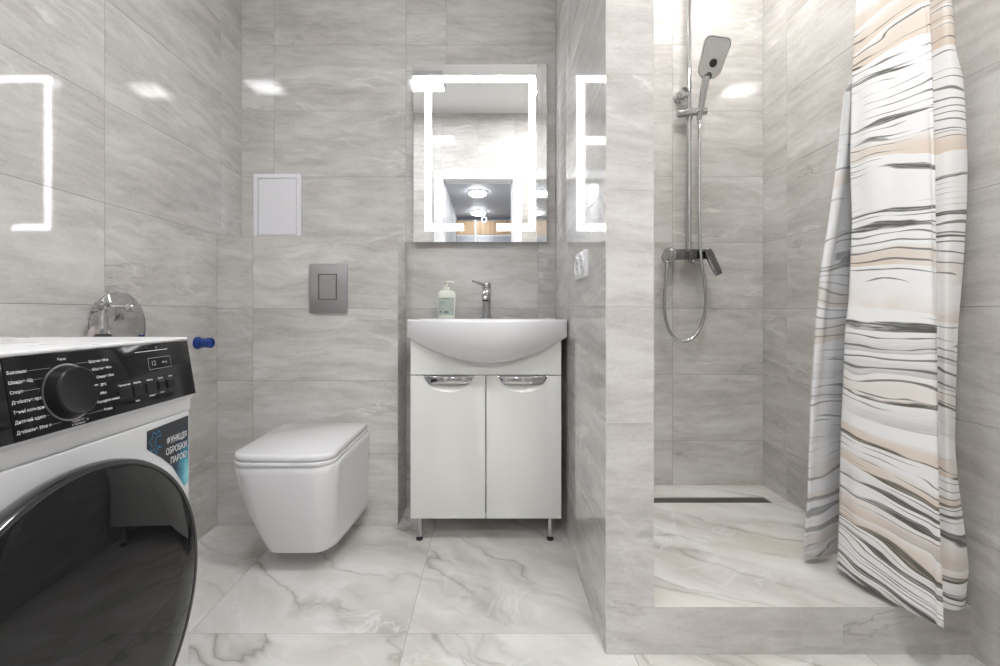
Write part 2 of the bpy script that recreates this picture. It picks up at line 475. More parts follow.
def grid(u0, u1, v0, v1, us, vs):
    a = [u0] + [x for x in sorted(us) if u0 + .004 < x < u1 - .004] + [u1]
    b = [v0] + [x for x in sorted(vs) if v0 + .004 < x < v1 - .004] + [v1]
    return [(p, q, r, s) for r, s in zip(b[:-1], b[1:]) for p, q in zip(a[:-1], a[1:])]

ROWS = [0.3 * k for k in range(1, 9)]

# ------------------------------------------------------------------ the setting
# floor: marble slabs, joints at X = -0.225 + 0.6 k and Y = 1.30 + 0.6 k
bm = bmesh.new()
tile_face(bm, (0, 0, 0), (1, 0, 0), (0, 1, 0), (0, 0, 1), grid(XL, XR, YF, YB, [-0.825, -0.225, 0.375, 0.975], [0.1, 1.3]),
          [(XL, XR, YF, YB)], 0.08, lift=0.0006)
struct(link('floor', bm, ['floor', 'grout'], smooth='keep'))

bm = bmesh.new(); box(bm, XL - .06, XR + .06, YF - .12, YB + .06, HC, HC + .06)
struct(link('ceiling', bm, 'ceil'))

# left wall (u along Y)
bm = bmesh.new()
tile_face(bm, (XL, 0, 0), (0, 1, 0), (0, 0, 1), (1, 0, 0), grid(YF, YB, 0, HC, [0.184, 0.784, 1.384, 1.984], [r + .006 for r in ROWS]), [(YF, YB, 0, HC)])
struct(link('wall_left', bm, ['tile', 'grout'], smooth='keep'))

# back wall (u along X); behind the partition it is not tiled
bm = bmesh.new()
T = grid(XL, -0.378, 0, HC, [-0.978], ROWS)
T += grid(-0.378, PX0, 0, 1.8, [0.223], ROWS) + grid(-0.378, PX0, 1.8, HC, [-0.193], ROWS)
T += grid(PX1, XR, 0.05, HC, [0.835], ROWS)
tile_face(bm, (0, YB, 0), (1, 0, 0), (0, 0, 1), (0, -1, 0), T, [(XL, XR, 0, HC)])
struct(link('wall_back', bm, ['tile', 'grout'], smooth='keep'))

# right wall
bm = bmesh.new()
tile_face(bm, (XR, 0, 0), (0, -1, 0), (0, 0, 1), (-1, 0, 0), grid(-YB, -YF, 0, HC, [-1.977, -1.377, -0.777, -0.177], ROWS), [(-YB, -YF, 0, HC)])
struct(link('wall_right', bm, ['tile', 'grout'], smooth='keep'))

# tiled boxing of the toilet frame
bm = bmesh.new()
tile_face(bm, (0, YBOX, 0), (1, 0, 0), (0, 0, 1), (0, -1, 0), grid(XL + .001, XBOX, 0, HBOX, [-0.978], ROWS))
tile_face(bm, (XBOX, 0, 0), (0, 1, 0), (0, 0, 1), (1, 0, 0), grid(YBOX, YB, 0, HBOX, [], ROWS))
tile_face(bm, (0, 0, HBOX), (1, 0, 0), (0, 1, 0), (0, 0, 1), grid(XL, XBOX, YBOX, YB, [-0.978], []))
box(bm, XL + .001, XBOX, YBOX, YB, 0.001, HBOX, mi=1)
struct(link('wall_toilet_boxing', bm, ['tile', 'grout'], smooth='keep'))

# shower partition, floor to ceiling
bm = bmesh.new()
OFF = (20.3, 41.7)
tile_face(bm, (PX0, 0, 0), (0, -1, 0), (0, 0, 1), (-1, 0, 0), grid(-YB, -PY, 0, HC, [-1.8206], ROWS))
ft = [t for t in grid(PX0, PX1, 0, HC, [], ROWS)]
ft[0] = (PX0, PX1 + .0011, 0, 0.3, OFF)
tile_face(bm, (0, PY, 0), (1, 0, 0), (0, 0, 1), (0, -1, 0), ft)
tile_face(bm, (PX1, 0, 0), (0, 1, 0), (0, 0, 1), (1, 0, 0), grid(PY, YB, 0.06, HC, [1.5206], ROWS))
box(bm, PX0, PX1, PY, YB, 0.001, HC, mi=1)
struct(link('wall_partition', bm, ['tile', 'grout_light'], smooth='keep'))

# raised shower floor: slopes down to the drain, tiled riser in front
bm = bmesh.new()
YD0, YD1, XD1, HD = 1.950, 2.010, 1.172, 0.097
hs = lambda y: STEP - (STEP - HD) * (y - PY) / (YD0 - PY) if y < YD0 else HD
uvl = bm.loops.layers.uv.verify()
def slab(x0, x1, y0, y1, off):
    g = .0011
    vs = [bm.verts.new((x, y, hs(y))) for x, y in ((x0 + g, y0), (x1 - g, y0), (x1 - g, y1 - g), (x0 + g, y1 - g))]
    f = bm.faces.new(vs)
    for l in f.loops: l[uvl].uv = (l.vert.co.x + off[0], l.vert.co.y + off[1])
slab(PX1, XR, PY, YD0, (3.3, 8.1))
slab(PX1, XR, YD1, YB, (23.3, 9.1)); slab(XD1, XR, YD0, YD1, (25.3, 4.1))
# body under it, with the slot of the drain left open
for (x0, x1, y0, y1, z1) in ((PX1, XR, YD1, YB, HD - .0005), (XD1, XR, YD0, YD1, HD - .0005), (PX1, XD1, YD0, YD1, HD - .02)):
    box(bm, x0, x1, y0, y1, 0.001, z1, mi=1)
vs = [bm.verts.new(p) for p in ((PX1, PY, .001), (XR, PY, .001), (XR, YD0, .001), (PX1, YD0, .001), (PX1, PY, STEP - .0006), (XR, PY, STEP - .0006), (XR, YD0, HD - .0006), (PX1, YD0, HD - .0006))]
for q in ((0, 3, 2, 1), (4, 5, 6, 7), (0, 1, 5, 4), (1, 2, 6, 5), (2, 3, 7, 6), (3, 0, 4, 7)):
    bm.faces.new([vs[i] for i in q]).material_index = 1
tile_face(bm, (0, PY, 0), (1, 0, 0), (0, 0, 1), (0, -1, 0), [(PX1 - .0011, 0.913, 0, STEP + .0006, OFF), (0.913, XR, 0, STEP + .0006)])
for f in bm.faces:
    if f.material_index == 0 and abs(f.normal.y) > .9: pass
o = link('floor_shower', bm, ['floor', 'grout_light', 'tile'], smooth='keep')
for p in o.data.polygons:
    if p.material_index == 0 and abs(p.normal.y) > 0.5: p.material_index = 2
struct(o)

# front wall (behind the camera) with the doorway
DX0, DX1, DH = -0.415, 0.215, 2.08
bm = bmesh.new()
tl = grid(XL, DX0 - .02, 0, HC, [-0.95], ROWS) + grid(DX1 + .02, XR, 0, HC, [0.8], ROWS) + grid(DX0 - .02, DX1 + .02, DH + .02, HC, [-0.1], ROWS)
conv = [(-u1, -u0, v0, v1) for u0, u1, v0, v1 in tl]
tile_face(bm, (0, YF, 0), (-1, 0, 0), (0, 0, 1), (0, 1, 0), conv,
          [(-(DX0 - .02), -XL, 0, HC), (-XR, -(DX1 + .02), 0, HC), (-(DX1 + .02), -(DX0 - .02), DH + .02, HC)], 0.11)
struct(link('wall_front', bm, ['tile', 'grout'], smooth='keep'))
# door lining and casing
bm = bmesh.new()
for x0, x1 in ((DX0 - .02, DX0), (DX1, DX1 + .02)): box(bm, x0, x1, YF - .125, YF + .004, 0, DH + .02)
box(bm, DX0, DX1, YF - .125, YF + .004, DH, DH + .02)
for y0, y1 in ((YF + .002, YF + .014), (YF - .124, YF - .112)):
    for x0, x1 in ((DX0 - .085, DX0 - .008), (DX1 + .008, DX1 + .085)): box(bm, x0, x1, y0, y1, 0, DH + .085, .003)
    box(bm, DX0 - .008, DX1 + .008, y0, y1, DH + .008, DH + .085, .003)
for x0, x1 in ((DX0, DX0 + .012), (DX1 - .012, DX1)): box(bm, x0, x1, YF - .085, YF - .045, 0, DH)
box(bm, DX0, DX1, YF - .085, YF - .045, DH - .012, DH)
struct(link('door_1', bm, 'door_white'))

# hall beyond the doorway (seen in the mirror)
HX0, HX1, HYN, HYE = -0.62, 1.15, YF - .11, -5.0
for nm, dims, mat in (('wall_hall_left', (HX0 - .05, HX0, HYE, HYN, 0, HC), 'paint'), ('wall_hall_right', (HX1, HX1 + .05, HYE, HYN, 0, HC), 'paint'),
                      ('wall_hall_end', (HX0 - .05, HX1 + .05, HYE - .05, HYE, 0, HC), 'paint'),
                      ('ceiling_hall', (HX0 - .05, HX1 + .05, HYE - .05, HYN - .01, HC, HC + .05), 'hall_ceil'), ('floor_hall', (HX0 - .05, HX1 + .05, HYE - .05, HYN - .01, -.05, 0), 'hall_floor')):
    bm = bmesh.new(); box(bm, *dims); struct(link(nm, bm, mat))
bm = bmesh.new(); box(bm, DX0, DX0 + .003, YF - .04, YF - .012, 1.62, 1.75, .001)
bm2 = bm
o = tag(link('strike_plate', bm, 'steel'), 'grey metal strike plate on the white door jamb seen in the mirror', 'plate')
o.name = 'strike_plate'

# ------------------------------------------------------------------ ceiling lamps
def panel(cx, cy, s, label, mat, grp, z=HC, name='ceiling_light'):
    t = thing(name, label, 'lamp', (cx, cy, z), grp)
    b = bmesh.new()
    for (x0, x1, y0, y1) in ((-s, s, -s, -s + .012), (-s, s, s - .012, s), (-s, -s + .012, -s + .012, s - .012), (s - .012, s, -s + .012, s - .012)):
        box(b, cx + x0, cx + x1, cy + y0, cy + y1, z - .03, z - .0005)
    link('frame', b, 'plastic', t)
    b = bmesh.new(); box(b, cx - s + .012, cx + s - .012, cy - s + .012, cy + s - .012, z - .027, z - .005)
    link('diffuser', b, mat, t)
    return t
panel(-0.485, 0.56, 0.135, 'square white ceiling light on the toilet side, seen mirrored over the basin', 'lamp', 'square ceiling lights of the bathroom')
panel(0.47, 0.50, 0.135, 'square white ceiling light on the shower side, glinting in the shower wall tiles', 'lamp_bright', 'square ceiling lights of the bathroom')
panel(0.84, 1.76, 0.12, 'unseen square ceiling panel added over the shower floor to brighten it', 'shower_fill', 'square ceiling lights of the bathroom')  # added fill light above the frame, lifts the shower tiles
def round_lamp(cx, cy, r, label, mat='hall_lamp'):
    t = thing('hall_ceiling_lamp', label, 'lamp', (cx, cy, HC), 'ceiling lamps of the hall')
    b = bmesh.new(); lathe(b, (cx, cy, HC - .0005), (0, 0, -1), [(r, 0), (r, .02), (r - .01, .025)]); link('base', b, 'plastic', t, 40)
    b = bmesh.new(); lathe(b, (cx, cy, HC - .0255), (0, 0, -1), [(r - .012, 0), (r - .015, .025), (r * .7, .04), (.01, .045)]); link('diffuser', b, mat, t, 60)
round_lamp(-0.22, -1.15, 0.15, 'unseen hall lamp added outside the bathroom door to light the floor and lower walls', 'hall_fill')  # added fill light out of sight, reaches in through the doorway
round_lamp(-0.17, -2.85, 0.14, 'nearer of the two lit hall ceiling lamps seen through the door in the mirror')
round_lamp(-0.19, -4.25, 0.14, 'farther of the two lit hall ceiling lamps seen in the mirror, above the oak cupboards')

# kitchen cupboards at the end of the hall
for k, (x0, x1, w1) in enumerate(((HX0 + .005, -0.275, 'left of the white post'), (-0.235, 0.10, 'just right of the white post'), (0.105, 0.44, 'third from the left'), (0.445, HX1 - .005, 'farthest right at the end of the hall'))):
    t = thing('wall_cupboard', 'oak-topped cupboard in the mirror, ' + w1, 'cupboard', ((x0 + x1) / 2, HYE, 2.0), 'cupboards at the end of the hall')
    b = bmesh.new(); box(b, x0, x1, HYE + .001, HYE + .30, 1.45, 2.60); link('carcass', b, 'door_white', t)
    b = bmesh.new(); box(b, x0 + .002, x1 - .002, HYE + .301, HYE + .32, 2.345, 2.60, .001); link('upper_door', b, 'wood', t)
    b = bmesh.new(); box(b, x0 + .002, x1 - .002, HYE + .301, HYE + .32, 1.45, 2.31, .001); link('lower_door', b, 'grey_front', t)
bm = bmesh.new(); box(bm, -.272, -.238, HYE + .001, HYE + .34, 0, 2.62)
tag(link('white_post', bm, 'door_white'), 'slim white upright panel between two cupboards at the end of the hall', 'panel')

# ------------------------------------------------------------------ mirror with lit strip
MX0, MX1, MZ0, MZ1, MY = -0.340, 0.260, 1.198, 1.998, 2.119
t = thing('mirror', 'rectangular wall mirror with a lit white strip set inside its edge', 'mirror', ((MX0 + MX1) / 2, YB - .001, MZ0))
bm = bmesh.new(); box(bm, MX0, MX1, MY, MY + .005, MZ0, MZ1, .001, 1)
o = link('mirror_glass', bm, ['mirror', 'mirror_edge'], t)
for p in o.data.polygons:
    if abs(p.normal.y) < .9: p.material_index = 1
bm = bmesh.new(); box(bm, MX0 + .03, MX1 - .03, MY + .0055, YB - .0015, MZ0 + .03, MZ1 - .03); link('backing', bm, 'plastic', t)
i, wd = .052, .030
sx0, sx1, sz0, sz1 = MX0 + i, MX1 - i, MZ0 + i, MZ1 - i
cxm = (MX0 + MX1) / 2
poly = [(cxm - .075, sz0), (sx0, sz0), (sx0, sz1), (sx1, sz1), (sx1, sz0), (cxm + .075, sz0), (cxm + .075, sz0 + wd), (sx1 - wd, sz0 + wd), (sx1 - wd, sz1 - wd), (sx0 + wd, sz1 - wd), (sx0 + wd, sz0 + wd), (cxm - .075, sz0 + wd)]
bm = bmesh.new(); prism(bm, poly, lambda a, b, d: (a, d, b), MY - .0012, MY - .0002)
link('light_strip', bm, 'led', t)
bm = bmesh.new()
ring = lambda r, d: [(cxm + .018 + r * math.cos(2 * PI * k / 32), d, 1.300 + r * math.sin(2 * PI * k / 32)) for k in range(32)]
loft(bm, [ring(.013, MY - .0002), ring(.013, MY - .001), ring(.009, MY - .001), ring(.009, MY - .0002)], False, False)
link('touch_button', bm, 'touch', t)

# ------------------------------------------------------------------ access panel, flush plate, outlet
ax0, ax1, az0, az1 = -1.0656, -0.852, 1.215, 1.5104
t = thing('access_panel', 'white square-edged plastic access hatch on the wall left of the mirror', 'hatch', ((ax0 + ax1) / 2, YB - .002, az0))
bm = bmesh.new()
for d in ((ax0, ax1, az0, az0 + .018), (ax0, ax1, az1 - .018, az1), (ax0, ax0 + .018, az0 + .018, az1 - .018), (ax1 - .018, ax1, az0 + .018, az1 - .018)):
    box(bm, d[0], d[1], YB - .012, YB - .002, d[2], d[3])
link('frame', bm, 'panel_white', t)
bm = bmesh.new(); box(bm, ax0 + .0205, ax1 - .0205, YB - .0105, YB - .002, az0 + .0205, az1 - .0205, .0015)
link('hatch_door', bm, 'panel_white', t)

fx0, fx1, fz0, fz1 = -0.741, -0.584, 0.882, 1.084
fcx = (fx0 + fx1) / 2
t = thing('flush_plate', 'brushed grey metal flush plate on the wall above the toilet', 'flush plate', (fcx, YBOX - .002, fz0))
P = lambda a, b, d: (a, d, b)
bm = bmesh.new(); prism(bm, rrect(fx0, fx1, fz0, fz1, .008), P, YBOX - .0015, YBOX - .012, .003)
link('plate', bm, 'steel', t, 40)
bx0, bx1, bz0, bz1 = -0.702, -0.626, 0.936, 1.042
bm = bmesh.new()
for d in ((bx0, bx1, bz0, bz0 + .003), (bx0, bx1, bz1 - .003, bz1), (bx0, bx0 + .003, bz0 + .003, bz1 - .003), (bx1 - .003, bx1, bz0 + .003, bz1 - .003)):
    box(bm, d[0], d[1], YBOX - .0145, YBOX - .0121, d[2], d[3])
link('button_frame', bm, 'dark_chrome', t)
bm = bmesh.new(); prism(bm, [(bx0 + .005, bz0 + .005), (bx1 - .005, bz0 + .005), (bx1 - .005, 1.022), (bx0 + .005, .998)], P, YBOX - .0122, YBOX - .0165, .001)
link('large_button', bm, 'steel', t)
bm = bmesh.new(); prism(bm, [(bx0 + .005, 1.000), (bx1 - .005, 1.024), (bx1 - .005, bz1 - .005), (bx0 + .005, bz1 - .005)], P, YBOX - .0122, YBOX - .0155, .001)
link('small_button', bm, 'steel', t)

t = thing('power_outlet', 'white power outlet on the side of the tiled partition, right of the mirror', 'outlet', (PX0 - .001, 1.52, 1.036))
Q = lambda a, b, d: (PX0 - d, a, b)
oz0, oz1, oy0, oy1 = 0.994, 1.078, 1.440, 1.602
bm = bmesh.new(); prism(bm, rrect(oy0, oy1, oz0, oz1, .008), Q, .001, .010, .002); link('cover', bm, 'plastic', t, 40)
for yc in (1.483, 1.559):
    b = bmesh.new(); lathe(b, (PX0 - .0102, yc, (oz0 + oz1) / 2), (-1, 0, 0), [(.032, 0), (.032, .004), (.028, .006), (.027, .002), (.001, .002)], 32)
    s = link('socket', b, 'plastic', t, 40)
    b = bmesh.new()
    for dz in (-.0095, .0095): lathe(b, (PX0 - .0123, yc, (oz0 + oz1) / 2 + dz), (-1, 0, 0), [(.0035, 0), (.0035, .0008)], 12)
    link('contact_holes', b, 'black_rubber', s)

# ------------------------------------------------------------------ toilet
TX0, TX1, TF, TB, TTOP = -0.838, -0.498, 1.492, 1.9535, 0.4305
tcx = (TX0 + TX1) / 2
t = thing('toilet', 'white wall-hung toilet with its flat lid closed', 'toilet', (tcx, YBOX - .001, 0.08))
def outline(x0, x1, f, bk, rf, n=16):
    return rrect(x0, x1, f, bk, (rf, rf, .006, .006), n)
bm = bmesh.new()
rings = []
for k in range(15):
    q = k / 14
    z = 0.388 - q * (0.388 - 0.078)
    kf = 1 - 0.34 * q ** 1.25; kb = 1 - 0.05 * q
    f = TF + .006 + .088 * q ** 1.6
    o_ = outline(TX0 - .003, TX1 + .003, f, TB, .075)
    ring = []
    for x, y in o_:
        s = (y - f) / (TB - f)
        s = max(0, min(1, s * 1.7)); s = s * s * (3 - 2 * s)
        ring.append((tcx + .014 * q * (1 - s) + (x - tcx) * (kf + (kb - kf) * s), y, z))
    rings.append(ring)
def shrink(r, d, z):
    cx = sum(p[0] for p in r) / len(r); cy = sum(p[1] for p in r) / len(r)
    out = []
    for p in r:
        v = Vector((p[0] - cx, p[1] - cy, 0)); l = v.length
        v = v * ((l - d) / l)
        out.append((cx + v.x, min(cy + v.y, TB), z))
    return out
rings = [shrink(rings[0], .004, .3925)] + rings + [shrink(rings[-1], .004, .0735), shrink(rings[-1], .012, .070), shrink(rings[-1], .03, .069)]
loft(bm, rings)
link('bowl', bm, 'ceramic', t, 70)
def plate(z0, z1, inset, r, back, round_top):
    b = bmesh.new()
    o_ = outline(TX0 + inset, TX1 - inset, TF + inset, back, r)
    R = [[(x, y, z0 + .002) for x, y in o_]]
    R = [shrink(R[0], .002, z0)] + R
    a = [(x, y, z1 - round_top) for x, y in o_]
    R += [a, shrink(a, round_top * .3, z1 - round_top * .3), shrink(a, round_top, z1)]
    loft(b, R)
    return b
link('seat', plate(.394, .407, .002, .07, 1.935, .003), 'ceramic', t, 50)
link('lid', plate(.4105, TTOP, .003, .07, 1.940, .007), 'ceramic', t, 50)
for sx in (-.075, .075):
    b = bmesh.new(); tube(b, [(tcx + sx - .02, 1.944, .404), (tcx + sx + .02, 1.944, .404)], .006, 14); link('hinge', b, 'chrome', t, 40)

# ------------------------------------------------------------------ vanity cabinet
VX0, VX1, VY, VZ0, VZ1 = -0.2994, 0.2757, 1.800, 0.097, 0.800
vcx = (VX0 + VX1) / 2
t = thing('vanity_cabinet', 'white two-door vanity cabinet on short metal legs under the basin', 'cabinet', (vcx, 1.97, 0))
bm = bmesh.new()
box(bm, VX0, VX0 + .016, VY + .019, 2.12, VZ0, VZ1); box(bm, VX1 - .016, VX1, VY + .019, 2.12, VZ0, VZ1)
box(bm, VX0 + .016, VX1 - .016, VY + .019, 2.12, VZ0, VZ0 + .016); box(bm, VX0 + .016, VX1 - .016, 2.112, 2.12, VZ0 + .016, VZ1)
link('carcass', bm, 'white_lac', t)
bm = bmesh.new(); box(bm, VX0, VX1, VY, VY + .018, .6455, VZ1, .0015); link('front_panel', bm, 'white_lac', t)
def cut(o, bmc):
    me = bpy.data.meshes.new('cutter'); bmesh.ops.recalc_face_normals(bmc, faces=bmc.faces[:]); bmc.to_mesh(me); bmc.free()
    c = bpy.data.objects.new('cutter', me); C.objects.link(c)
    md = o.modifiers.new('b', 'BOOLEAN'); md.operation = 'DIFFERENCE'; md.object = c; md.solver = 'EXACT'
    dg = bpy.context.evaluated_depsgraph_get()
    nm = bpy.data.meshes.new_from_object(o.evaluated_get(dg))
    o.modifiers.clear(); old = o.data; o.data = nm; bpy.data.meshes.remove(old)
    bpy.data.objects.remove(c); bpy.data.meshes.remove(me)
    nm.set_sharp_from_angle(angle=math.radians(30))
for k, (x0, x1, hc) in enumerate(((VX0, vcx - .0018, -0.153), (vcx + .0018, VX1, 0.130))):
    b = bmesh.new(); box(b, x0, x1, VY, VY + .018, VZ0, .6425, .0015)
    d = link('door', b, 'white_lac', t)
    b = bmesh.new()
    bmesh.ops.create_icosphere(b, subdivisions=5, radius=1, matrix=Matrix.Translation((hc, VY - .004, .6425)) @ Matrix.Diagonal((.090, .017, .066, 1)))
    cut(d, b)
    for p in d.data.polygons: p.use_smooth = True
    # chrome pull bridging the dish
    b = bmesh.new()
    n = 24; rings = []
    for j in range(n + 1):
        s = j / n; xx = -.0975 + .195 * s
        zl = .6425 - .034 * min(1, (1 - abs(2 * s - 1)) / .22)
        dep = .004 + .012 * (1 - (2 * s - 1) ** 2)
        zt = .6420
        zm = (zt + zl) / 2
        rings.append([(hc + xx, VY - .0008, zt), (hc + xx, VY - dep * .75, zt - (zt - zl) * .12), (hc + xx, VY - dep, zm), (hc + xx, VY - dep * .7, zl + (zt - zl) * .1), (hc + xx, VY - .0008, zl), (hc + xx, VY - .0006, zm)])
    loft(b, rings)
    link('handle', b, 'chrome', d, 40)
for lx, ly in ((-.270, 1.835), (.238, 1.835), (-.270, 2.08), (.238, 2.08)):
    b = bmesh.new(); tube(b, [(lx, ly, .016), (lx, ly, VZ0)], .011, 20); l = link('leg', b, 'chrome', t, 40)
    b = bmesh.new(); lathe(b, (lx, ly, .0008), (0, 0, 1), [(.012, 0), (.0135, .003), (.0135, .007), (.0095, .008), (.0095, .0155)], 20); link('foot', b, 'black_rubber', l, 40)

# ------------------------------------------------------------------ basin
BX0, BX1, BTOP = -0.311, 0.2975, 0.857
bcx = (BX0 + BX1) / 2; bhw = (BX1 - BX0) / 2
bm = bmesh.new()
rings = []
NT = 48
for k in range(NT + 1):
    tt = -math.cos(PI * k / NT)
    q = 1 - tt * tt
    x = bcx + bhw * tt
    yr = 1.797 - .128 * q ** .85
    hb = .7905 - .101 * q
    pr = [(2.142, .803), (2.142, BTOP - .002), (2.138, BTOP), (2.00, BTOP), (1.985, BTOP - .001)]
    dip = .05 * max(0, min(1, (q - .06) / .5))
    y0, y1 = 1.985, yr + .03
    for s in (.06, .15, .3, .5, .7, .85, .94):
        dd = dip * math.sin(PI * s) ** .5
        pr.append((y0 + (y1 - y0) * s, BTOP - .001 - dd))
    pr += [(y1, BTOP - .001), (yr + .022, BTOP), (yr + .010, BTOP)]
    for a in (30, 60, 90):
        pr.append((yr + .010 - .010 * math.sin(math.radians(a)), BTOP - .010 + .010 * math.cos(math.radians(a))))
    for s in (.15, .3, .45, .6, .72, .82, .9, .96, .99, 1.0):
        yy = 1.7985 - (1.7985 - yr) * (1 - s ** 2.2) ** .62
        pr.append((yy, BTOP - .010 - (BTOP - .010 - hb) * s))
    pr += [(1.7988, .803)]
    rings.append([(x, y, z) for y, z in pr])
loft(bm, rings)
basin = link('basin', bm, 'ceramic', None, 40)
tag(basin, 'white ceramic basin with a bowed front on top of the vanity cabinet', 'basin')
bm = bmesh.new(); lathe(bm, (bcx, 2.0, 0.833), (0, -1, .25), [(.011, 0), (.011, .002), (.007, .003), (.006, .001), (.001, .001)], 24)
link('overflow_ring', bm, 'chrome', basin, 40)

# basin tap
FX, FY = -0.010, 2.055
t = thing('basin_tap', 'chrome single-lever tap standing on the white basin', 'tap', (FX, FY, BTOP))
bm = bmesh.new(); lathe(bm, (FX, FY, BTOP + .0005), (0, 0, 1), [(.024, 0), (.024, .004), (.0185, .007), (.0180, .095), (.0195, .10), (.0205, .125), (.019, .1275)], 36); link('body', bm, 'chrome', t, 40)
bm = bmesh.new()
tube(bm, crom([(FX, FY - .012, BTOP + .112), (FX - .001, FY - .05, BTOP + .116), (FX - .003, FY - .085, BTOP + .108), (FX - .005, FY - .110, BTOP + .086), (FX - .005, FY - .113, BTOP + .076)], 6), .0155, 24); s = link('spout', bm, 'chrome', t, 40)
bm = bmesh.new(); lathe(bm, (FX - .005, FY - .113, BTOP + .0758), (-.0, -.1, -1), [(.0125, 0), (.0125, .003), (.009, .0035), (.008, .001)], 24); link('aerator', bm, 'black_rubber', s, 40)
bm = bmesh.new(); lathe(bm, (FX, FY, BTOP + .128), (0, 0, 1), [(.0185, 0), (.0195, .003), (.0195, .022), (.017, .026), (.004, .027)], 36); link('cap', bm, 'chrome', t, 40)
bm = bmesh.new()
pts = [(FX - .012, FY - .006, BTOP + .144), (FX - .026, FY - .018, BTOP + .149), (FX - .042, FY - .030, BTOP + .155), (FX - .058, FY - .042, BTOP + .159)]
rings = []
for p, (hw, hh) in zip(pts, ((.009, .008), (.010, .0065), (.011, .006), (.009, .004))):
    dv = Vector((-.81, -.59, 0)); sd = Vector((.59, -.81, 0)); c = Vector(p)
    rings.append([c + sd * (hw * math.cos(2 * PI * k / 16)) + Vector((0, 0, 1)) * (hh * math.sin(2 * PI * k / 16)) for k in range(16)])
loft(bm, rings); link('lever', bm, 'chrome', t, 50)

# soap bottle
SX, SY = -0.186, 2.070
t = thing('soap_bottle', 'cream pump soap bottle standing at the left end of the basin', 'bottle', (SX, SY, BTOP))
sb = .62
bm = bmesh.new(); lathe(bm, (SX, SY, BTOP + .0005), (0, 0, 1), [(.034, 0), (.037, .003), (.0375, .03), (.040, .075), (.0415, .098), (.039, .110), (.031, .119), (.018, .1235), (.014, .125)], 48, sb, 1); link('body', bm, 'soap', t, 40)
bm = bmesh.new()
rows = [(.0381, .014), (.0383, .03), (.0406, .075), (.0416, .090)]
R = []
for r, h in rows:
    R.append([(SX + r * math.cos(a), SY + r * sb * math.sin(a) - .0006, BTOP + h) for a in [math.radians(212 + 116 * k / 20) for k in range(21)]])
loft(bm, R, False, False, closed=False)
lab = link('label', bm, 'soap_label', t, 60)
for (h, a0, a1, hh) in ((.084, 245, 292, .003), (.07, 232, 270, .0018), (.062, 232, 262, .0018), (.026, 225, 240, .006), (.024, 258, 285, .007), (.036, 295, 318, .002)):
    bm = bmesh.new()
    r = .0385 + .0030 * (h / .09) + .0006
    R = [[(SX + r * math.cos(math.radians(a0 + (a1 - a0) * k / 8)), SY + r * sb * math.sin(math.radians(a0 + (a1 - a0) * k / 8)) - .0012, BTOP + h + dz) for k in range(9)] for dz in (0, hh)]
    loft(bm, R, False, False, closed=False)
    link('printed_bar', bm, 'soap_ink', lab)
bm = bmesh.new(); lathe(bm, (SX, SY, BTOP + .1255), (0, 0, 1), [(.0135, 0), (.0135, .012), (.006, .014), (.006, .026), (.010, .027), (.011, .034), (.008, .036)], 28)
tube(bm, crom([(SX, SY, BTOP + .158), (SX + .02, SY - .004, BTOP + .159), (SX + .036, SY - .007, BTOP + .155)], 4), [.006] * 8 + [.004], 14)
link('pump', bm, 'soap', t, 40)

# ------------------------------------------------------------------ washing machine (front faces +X)
WY0, WY1 = 0.395, 0.990
WXF = -0.628           # body front
WT = 0.832
t = thing('washing_machine', 'white front-loading washing machine with black panel and big black door', 'washing machine', (-0.86, 0.69, 0))
bm = bmesh.new(); box(bm, -1.105, WXF, WY0, WY1, .012, .680, .004, 3); link('body', bm, 'enamel', t, 40)
bm = bmesh.new()
# upper body behind the control panel, with the sloped white lip under the panel
prof = [(-1.105, .6812), (-.629, .6812), (-.6275, .684), (-.6255, .706), (-.6160, .7155), (-.6225, .7165), (-.6410, .8262), (-1.105, .8262)]
R = [[(x, y, z) for x, z in prof] for y in (WY0, WY1)]
loft(bm, R); link('upper_body', bm, 'enamel', t, 30)
bm = bmesh.new(); box(bm, -1.105, -.6325, WY0 - .001, WY1 + .001, .8268, WT + .002, .003, 3); link('lid', bm, 'plastic', t, 40)
pb, pt_ = Vector((-.6146, 0, .716)), Vector((-.6335, 0, .8265))   # control panel: lower and upper edge
pdir = (pt_ - pb).normalized(); pn = Vector((pdir.z, 0, -pdir.x))
def PNL(a, h, d=0.0):
    """point of the control panel plane at depth a (Y) and height h (Z)"""
    s = (h - pb.z) / (pt_.z - pb.z)
    p = pb + (pt_ - pb) * s + pn * d
    return Vector((p.x, a, p.z))
def panel_box(a0, a1, h0, h1, d0, d1, bev=.002):
    b = bmesh.new()
    prism(b, [(a0, h0), (a1, h0), (a1, h1), (a0, h1)], lambda a, h, d: PNL(a, h, d), d0, d1, bev)
    return b
ctl = link('control_panel', panel_box(.6125, WY1 + .001, .716, .8265, -.006, .0, .0015), 'black_panel', t, 30)
drw = link('detergent_drawer', panel_box(WY0 - .001, .6121, .716, .8265, -.006, .0, .0015), 'black_panel', t, 30)
# dial
dc = PNL(.700, .7676)
bm = bmesh.new(); lathe(bm, dc, pn, [(.0425, .0002), (.0425, .0016), (.0405, .0018), (.0402, .0004)], 64)
ringo = link('dial_ring', bm, 'steel', ctl, 40)
bm = bmesh.new(); lathe(bm, dc, pn, [(.0398, .0003), (.0385, .004), (.0360, .0135), (.0352, .0165), (.0335, .018), (.0315, .0172), (.001, .0168)], 64)
dial = link('dial', bm, 'black_satin', ctl, 40)
bm = bmesh.new(); bmesh.ops.create_cube(bm, size=1, matrix=Matrix.Translation(dc + pn * .0176 + Vector((0, .0285, .003))) @ Matrix.Diagonal((.0006, .006, .0016, 1)))
link('dial_mark', bm, 'print', dial)
